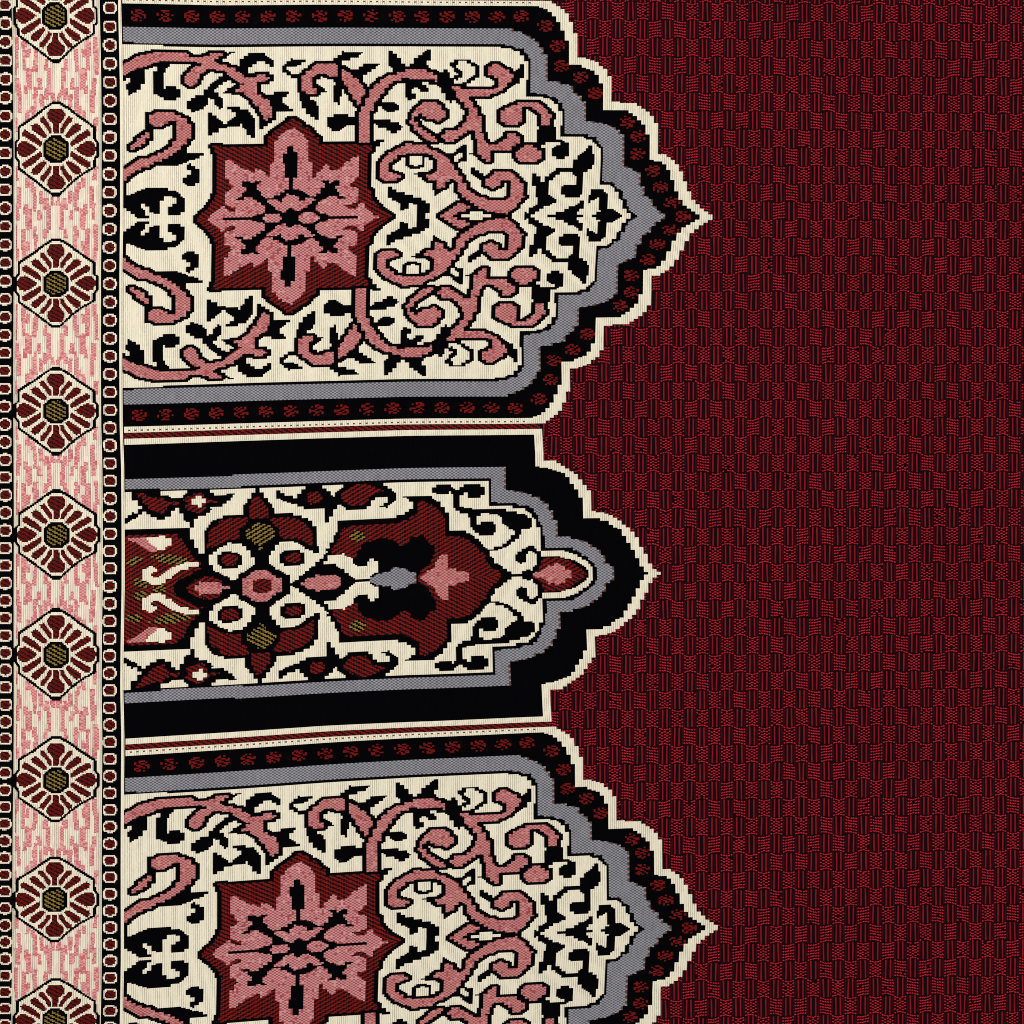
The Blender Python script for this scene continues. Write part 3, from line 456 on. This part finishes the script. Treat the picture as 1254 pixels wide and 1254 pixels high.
# colour of every crossing
rr, cc = np.meshgrid(np.arange(NR) + ROW0, cols, indexing='ij')
rnd = rng.random((NR, NC))
MAT = np.zeros((NR, NC), int)
ccf = cc.copy(); cc = cc // 2
rnd = np.repeat(rnd[:, ::2], 2, 1)
chk = (rr + cc) % 2
tw = ((rr * RH - SIGN * .55 * ccf * RW) / 5.25) % 1
MAT[KIND == CREAM] = TI['cream']
MAT[(KIND == BLACK) | (KIND == LINE)] = TI['black']
m = KIND == RED; MAT[m] = np.where(tw[m] < .48, TI['red'], TI['dark'])
m = KIND == STARP; MAT[m] = np.where((chk[m] == 0) ^ (rnd[m] < .07), TI['starp'], TI['starr'])
m = KIND == PINK; MAT[m] = np.where((chk[m] == 0) ^ (rnd[m] < .07), TI['pale'], TI['rose'])
m = (KIND == CREAM) & (PART == ps) & (np.sin(cc * 2.4 + np.sin(rr / 11.) * 1.7) + np.sin(rr / 23. + cc) > .1); MAT[m] = TI['blush']
m = KIND == CORAL; MAT[m] = np.where((chk[m] == 0) ^ (rnd[m] < .15), TI['coralp'], TI['coral'])
m = KIND == GREY; MAT[m] = np.where((chk[m] == 0), TI['greyl'], TI['greyd'])
tg = ((rr * RH - SIGN * .55 * ccf * RW) / 5.25) % 1
m = KIND == GOLD; MAT[m] = np.where(tg[m] < .43, TI['gold'], TI['black'])
MAT[KIND == DOT] = TI['scarlet']; MAT[KIND == DOTLINE] = TI['brown']
m = KIND == MAROON; MAT[m] = np.where((tw[m] < .62), TI['maroon'], TI['dark'])

# crown height of each crossing (mm)
HT = np.full((NR, NC), .5)
FR_ = (KIND == GREY) & (np.roll(KIND, -2, 1) == BLACK) & (rr % 4 < 2) & (SIGN != 0)
MAT[FR_] = TI['brown']
for k, h in ((CREAM, 1.25), (BLACK, .35), (LINE, .35), (RED, .5), (STARP, .7), (PINK, .75), (CORAL, .8), (GOLD, .6), (GREY, .7), (DOT, .6), (DOTLINE, .3), (MAROON, .6)):
    HT[KIND == k] = h
HT[MAT == TI['dark']] = .3; HT[MAT == TI['rose']] -= .2; HT[MAT == TI['starr']] -= .2; HT[MAT == TI['greyd']] -= .2
HT = HT * 1.15 + rng.normal(0, .05, HT.shape)

# ------------------------------------------------------------------ objects
C = bpy.context.scene.collection
def wob(x, y):
    return .5 * np.sin(x / 61 + y / 97) + .35 * np.sin(y / 43 - x / 131), .5 * np.sin(x / 83 - y / 71) + .3 * np.sin(x / 37 + y / 149)
def world(u, v, z):
    x, y = warp(u, v); a, b = wob(x, y)
    return np.stack([(x + .6 * a - 627) * MM, (627 - y - .6 * b) * MM, z * MM], -1)
def mesh_from(name, co, quads, mats, midx, parent=None, smooth=True):
    me = bpy.data.meshes.new(name)
    nq = len(quads); n = quads.shape[1]
    me.vertices.add(len(co)); me.vertices.foreach_set('co', co.astype(np.float32).ravel())
    me.loops.add(nq * n); me.loops.foreach_set('vertex_index', quads.astype(np.int32).ravel())
    me.polygons.add(nq); me.polygons.foreach_set('loop_start', np.arange(0, nq * n, n, dtype=np.int32))
    try: me.polygons.foreach_set('loop_total', np.full(nq, n, np.int32))
    except Exception: pass
    if smooth: me.polygons.foreach_set('use_smooth', np.ones(nq, bool))
    for q in mats: me.materials.append(q)
    me.polygons.foreach_set('material_index', midx.astype(np.int32))
    me.update(calc_edges=True); me.validate()
    o = bpy.data.objects.new(name, me); C.objects.link(o)
    if parent is not None: o.parent = parent
    return o
def weave(name, mask_idx, parent):
    """one woven patch: every crossing a small rounded thread of two faces"""
    r, c = mask_idx
    pid = PART[r, c]
    # corner keys: column half-steps 0..2, row edges 0..1
    key = []
    W = NC + 1
    for (dr, dc) in ((0, 0), (0, 1), (1, 0), (1, 1)):
        key.append((r + dr) * W + c + dc)
    K = np.stack(key, 1)
    uniq, inv = np.unique(K, return_inverse=True); inv = inv.reshape(K.shape)
    ur, uc = uniq // W, uniq % W
    z = np.zeros(len(uniq)); cnt = np.zeros(len(uniq)); h = HT[r, c]
    for j in range(4):
        np.add.at(z, inv[:, j], h); np.add.at(cnt, inv[:, j], 1)
    z /= cnt
    crown = (uc + C0) % 2 == 1
    z = np.where(crown, z, np.where(z > 1.1, -.45, z * .08 - .08))
    z = np.where(cnt < 4, z * .8, z)
    z += rng.normal(0, .035, len(z))
    co = world((uc + C0) * RW, (ur + ROW0) * RH, z)
    q = inv[:, [0, 2, 3, 1]]
    mi = MAT[r, c]
    used, mi2 = np.unique(mi, return_inverse=True)
    return mesh_from(name, co, q, [T[TN[k]] for k in used], mi2, parent)

root = bpy.data.objects.new('woven_carpet', None); C.objects.link(root)
root['label'] = 'flat woven maroon prayer carpet with patterned arches and a flowered border'
root['category'] = 'carpet'

flat = PART.ravel(); order = np.argsort(flat, kind='stable'); sf = flat[order]
starts = np.searchsorted(sf, np.arange(len(PARTS))); ends = np.searchsorted(sf, np.arange(len(PARTS)), side='right')
def cells(i):
    ix = order[starts[i]:ends[i]]
    return ix // NC, ix % NC
made = {}
FR = ('border',)
owner_obj = {}
for i, (ow, nm) in enumerate(PARTS):      # first the parts that carry others
    if ends[i] <= starts[i]: continue
    if ow in ('divider', 'border'):
        owner_obj.setdefault(i, weave(nm, cells(i), root))
    elif isinstance(ow, tuple) and nm == 'border':
        o = weave('arch_panel', cells(i), root); owner_obj[ow] = o
        o['label'] = 'wide arch panel with red rosettes in its black border' if ow[0] == 'wide' else 'narrow arch panel with a plain black border'
for i, (ow, nm) in enumerate(PARTS):
    if ends[i] <= starts[i]: continue
    if ow in ('divider', 'border') or (isinstance(ow, tuple) and nm == 'border'): continue
    if ow == 'floral': p = owner_obj[ps]
    elif ow == 'bead_l': p = owner_obj[pl]
    elif ow == 'bead_r': p = owner_obj[pr]
    else:
        p = owner_obj.get(ow)
        if p is None: continue
    weave(nm, cells(i), p)

# ------------------------------------------------------------------ the red field: basket blocks of stitches over a dark ground weave
X0, X1, Y0, Y1 = -200, 1454, -190, 1444
n = 120
gu, gv = np.meshgrid(np.linspace(X0, X1, n), np.linspace(Y0, Y1, n))
xs, ys = gu.ravel(), gv.ravel()
top = np.stack([(xs - 627) * MM, (627 - ys) * MM, np.full(xs.shape, -.25) * MM], 1)
bot = top.copy(); bot[:, 2] = -3.5 * MM
idx = np.arange(n * n).reshape(n, n)
q1 = np.stack([idx[:-1, :-1], idx[1:, :-1], idx[1:, 1:], idx[:-1, 1:]], -1).reshape(-1, 4)
q2 = q1[:, ::-1] + n * n
rim = np.concatenate([idx[0, :], idx[1:, -1], idx[-1, -2::-1], idx[-2:0:-1, 0]])
rn = np.roll(rim, -1); q3 = np.stack([rim, rn, rn + n * n, rim + n * n], 1)
ground = mesh_from('ground_weave', np.vstack([top, bot]), np.vstack([q1, q2, q3]), [T['base']], np.zeros(len(q1) * 2 + len(q3)), root)

cx, cy, ww, hh, ang, mt, zh = [], [], [], [], [], [], []
def st(x, y, w, h, a, m, z):
    cx.append(x); cy.append(y); ww.append(w); hh.append(h); ang.append(a); mt.append(m); zh.append(z)
BW = 15.25
def colx(i): return 900 + i * BW
def rowy(j, x):
    # weft rows of the field: nearly level above, rising to the right below
    y = 313.5 + j * 22.05 + (.25 * j if j > 14 else 0) * .35
    return y + (x - 1000) * (.004 - .022 * np.clip((y - 300) / 900, -.3, 1.2))
ni0, ni1 = int((X0 - 900) / BW), int((X1 - 900) / BW)
for i in range(ni0, ni1):
    for j in range(-23, 53):
        x = colx(i); y = rowy(j, x); yn = rowy(j + 1, x); bh = yn - y
        x += (y - 400) * -.004 + rng.normal(0, .12)
        if not (X0 < x < X1 - BW and Y0 < y < Y1 - 22): continue
        if x + BW < 640 and x > -14: continue
        if (i + j) % 2 == 0:
            dir_ = rng.random(); way = 1 if rng.random() < .6 else -1
            one_way = dir_ > .66
            for a in range(5):
                for b in range(6):
                    fx = .5 + (a - 2) * .2; t = (b - 2.5) / 2.5
                    if one_way:
                        yy = .5 + t * .41 * (.9 + .1 * abs(a - 2) / 2) + way * (a - 2) * .02; sl = way * .38
                    else:
                        yy = .5 + t * .44 * (.86 + .14 * abs(a - 2) / 2) + (.035 * (1 if a % 2 else -1) if abs(t) < .7 else 0); sl = (a - 2) * .5 * t * .5
                        if a == 2 and abs(t) > .5: sl = rng.choice([-.3, .3])
                    if rng.random() < .01: continue
                    big = 1.0 if a in (0, 4) else .9
                    st(x + fx * BW + rng.normal(0, .18), y + yy * bh + rng.normal(0, .16), (2.1 if a in (0, 4) else 2.6) + rng.normal(0, .2), 1.5 * big, sl, TI['field'], .8)
        else:
            for fx, s_, mk in ((.32, .99, 'field'), (.68, .99, 'field'), (.06, .9, 'fieldx'), (.94, .9, 'fieldx')):
                dark = mk == 'fieldx'
                st(x + fx * BW + rng.normal(0, .2), y + bh * .5 + rng.normal(0, .3), 1.75 if not dark else 2.2, bh * s_, 1.5708 + rng.normal(0, .015), TI['fieldx'] if dark else TI['fieldd'], .25 if dark else .6)
cx, cy, ww, hh, ang, mt, zh = map(np.array, (cx, cy, ww, hh, ang, mt, zh))
# long bars that meet the patterned cloth are cut into short pieces; stitches under the cloth are dropped
def covered(u, v):
    c = np.floor(u / RW).astype(int) - C0; r = np.floor(v / RH).astype(int) - ROW0
    ok = (c >= 0) & (c < NC) & (r >= 0) & (r < NR)
    o = np.zeros(len(u), bool); o[ok] = KIND[r[ok], c[ok]] > 0
    return o
def cov_xy(x, y): return covered(*unwarp(x, y))
vert = np.abs(ang) > 1
near = vert & (cov_xy(cx, cy - 10.5) | cov_xy(cx, cy + 10.5) | cov_xy(cx, cy))
pc = []
for k in np.where(near)[0]:
    for t in np.arange(-9.2, 9.3, 2.3):
        pc.append((cx[k], cy[k] + t, ww[k], 3.0, ang[k], mt[k], zh[k]))
pc = np.array(pc)
f = ~near
cx, cy, ww, hh, ang, mt, zh = [np.concatenate([q[f], pc[:, i]]) for i, q in enumerate((cx, cy, ww, hh, ang, mt, zh))]
mt = mt.astype(int)
f = ~cov_xy(cx, cy) & ~((cx > -13.5) & (cx < 149))
cx, cy, ww, hh, ang, mt, zh = [q[f] for q in (cx, cy, ww, hh, ang, mt, zh)]
ns = len(cx)
vert = np.abs(ang) > 1
lx = np.where(vert, hh, ww); ly = np.where(vert, ww, hh)
# stitch = 4 x 3 grid of points, domed
px = np.array([-.5, -.3, .3, .5]); py = np.array([-.5, 0, .5])
pz = np.array([[.0, .05, .05, .0], [.15, 1, 1, .15], [.0, .05, .05, .0]])
gx, gy = np.meshgrid(px, py)
A = lx[:, None] * gx.ravel()[None]; B = ly[:, None] * gy.ravel()[None]
ca, sa = np.cos(ang)[:, None], np.sin(ang)[:, None]
XX = cx[:, None] + A * ca - B * sa; YY = cy[:, None] + A * sa + B * ca
ZZ = -.2 + (zh[:, None] + .2) * pz.ravel()[None]
co = np.stack([(XX - 627) * MM, (627 - YY) * MM, ZZ * MM], -1).reshape(-1, 3)
fq = []
for a in range(2):
    for b in range(3):
        k = a * 4 + b; fq.append([k, k + 4, k + 5, k + 1])
fq = np.array(fq); Q = (fq[None] + (np.arange(ns) * 12)[:, None, None]).reshape(-1, 4)
mi = np.repeat(np.where(mt == TI['field'], 0, np.where(mt == TI['fieldd'], 1, 2)), 6)
mesh_from('crimson_field', co, Q, [T['field'], T['fieldd'], T['fieldx']], mi, root)

# ------------------------------------------------------------------ floor under the carpet
fl = mesh_from('floor', np.array([[-4, -4, -.0045], [4, -4, -.0045], [4, 4, -.0045], [-4, 4, -.0045]], float), np.array([[0, 1, 2, 3]]), [], np.zeros(1), None, False)
fm = bpy.data.materials.new('floor_plaster'); fm.use_nodes = True
b = fm.node_tree.nodes['Principled BSDF']; b.inputs['Roughness'].default_value = .8
nz = fm.node_tree.nodes.new('ShaderNodeTexNoise'); nz.inputs['Scale'].default_value = 14; nz.inputs['Detail'].default_value = 6
cr = fm.node_tree.nodes.new('ShaderNodeValToRGB'); cr.color_ramp.elements[0].color = (.2, .18, .16, 1); cr.color_ramp.elements[1].color = (.32, .3, .27, 1)
fm.node_tree.links.new(nz.outputs[0], cr.inputs[0]); fm.node_tree.links.new(cr.outputs[0], b.inputs['Base Color'])
fl.data.materials.append(fm); fl['kind'] = 'structure'

# ------------------------------------------------------------------ light, world, camera
S = bpy.context.scene
w = bpy.data.worlds.new('World'); S.world = w; w.use_nodes = True
w.node_tree.nodes['Background'].inputs['Color'].default_value = (1, 1, 1, 1)
w.node_tree.nodes['Background'].inputs['Strength'].default_value = .16
def area(name, loc, size, power, col=(1, 1, 1)):
    l = bpy.data.lights.new(name, 'AREA'); l.shape = 'SQUARE'; l.size = size; l.energy = power; l.color = col
    o = bpy.data.objects.new(name, l); C.objects.link(o); o.location = loc
    d = -np.array(loc); 
    from mathutils import Vector
    o.rotation_euler = Vector(d).to_track_quat('-Z', 'Y').to_euler()
    return o
area('softbox', (-4.0, 2.9, 4.7), 2.2, 385, (1, .985, .95))
area('softbox', (4.7, -1.1, 5.4), 2.9, 144, (.98, .99, 1))
cam = bpy.data.cameras.new('camera'); co_ = bpy.data.objects.new('camera', cam); C.objects.link(co_)
co_.location = (0, 0, 2.6); cam.sensor_width = 36; cam.lens = 36 * 2.6 / 1.254; cam.clip_end = 50; cam.clip_start = .01
S.camera = co_
S.view_settings.view_transform = 'Standard'; S.view_settings.look = 'None'; S.view_settings.exposure = .14; S.view_settings.gamma = 1
S.view_settings.use_curve_mapping = False
S.render.engine = 'CYCLES'; S.cycles.filter_width = 1.0
S.cycles.use_denoising = False if hasattr(S, 'cycles') else False
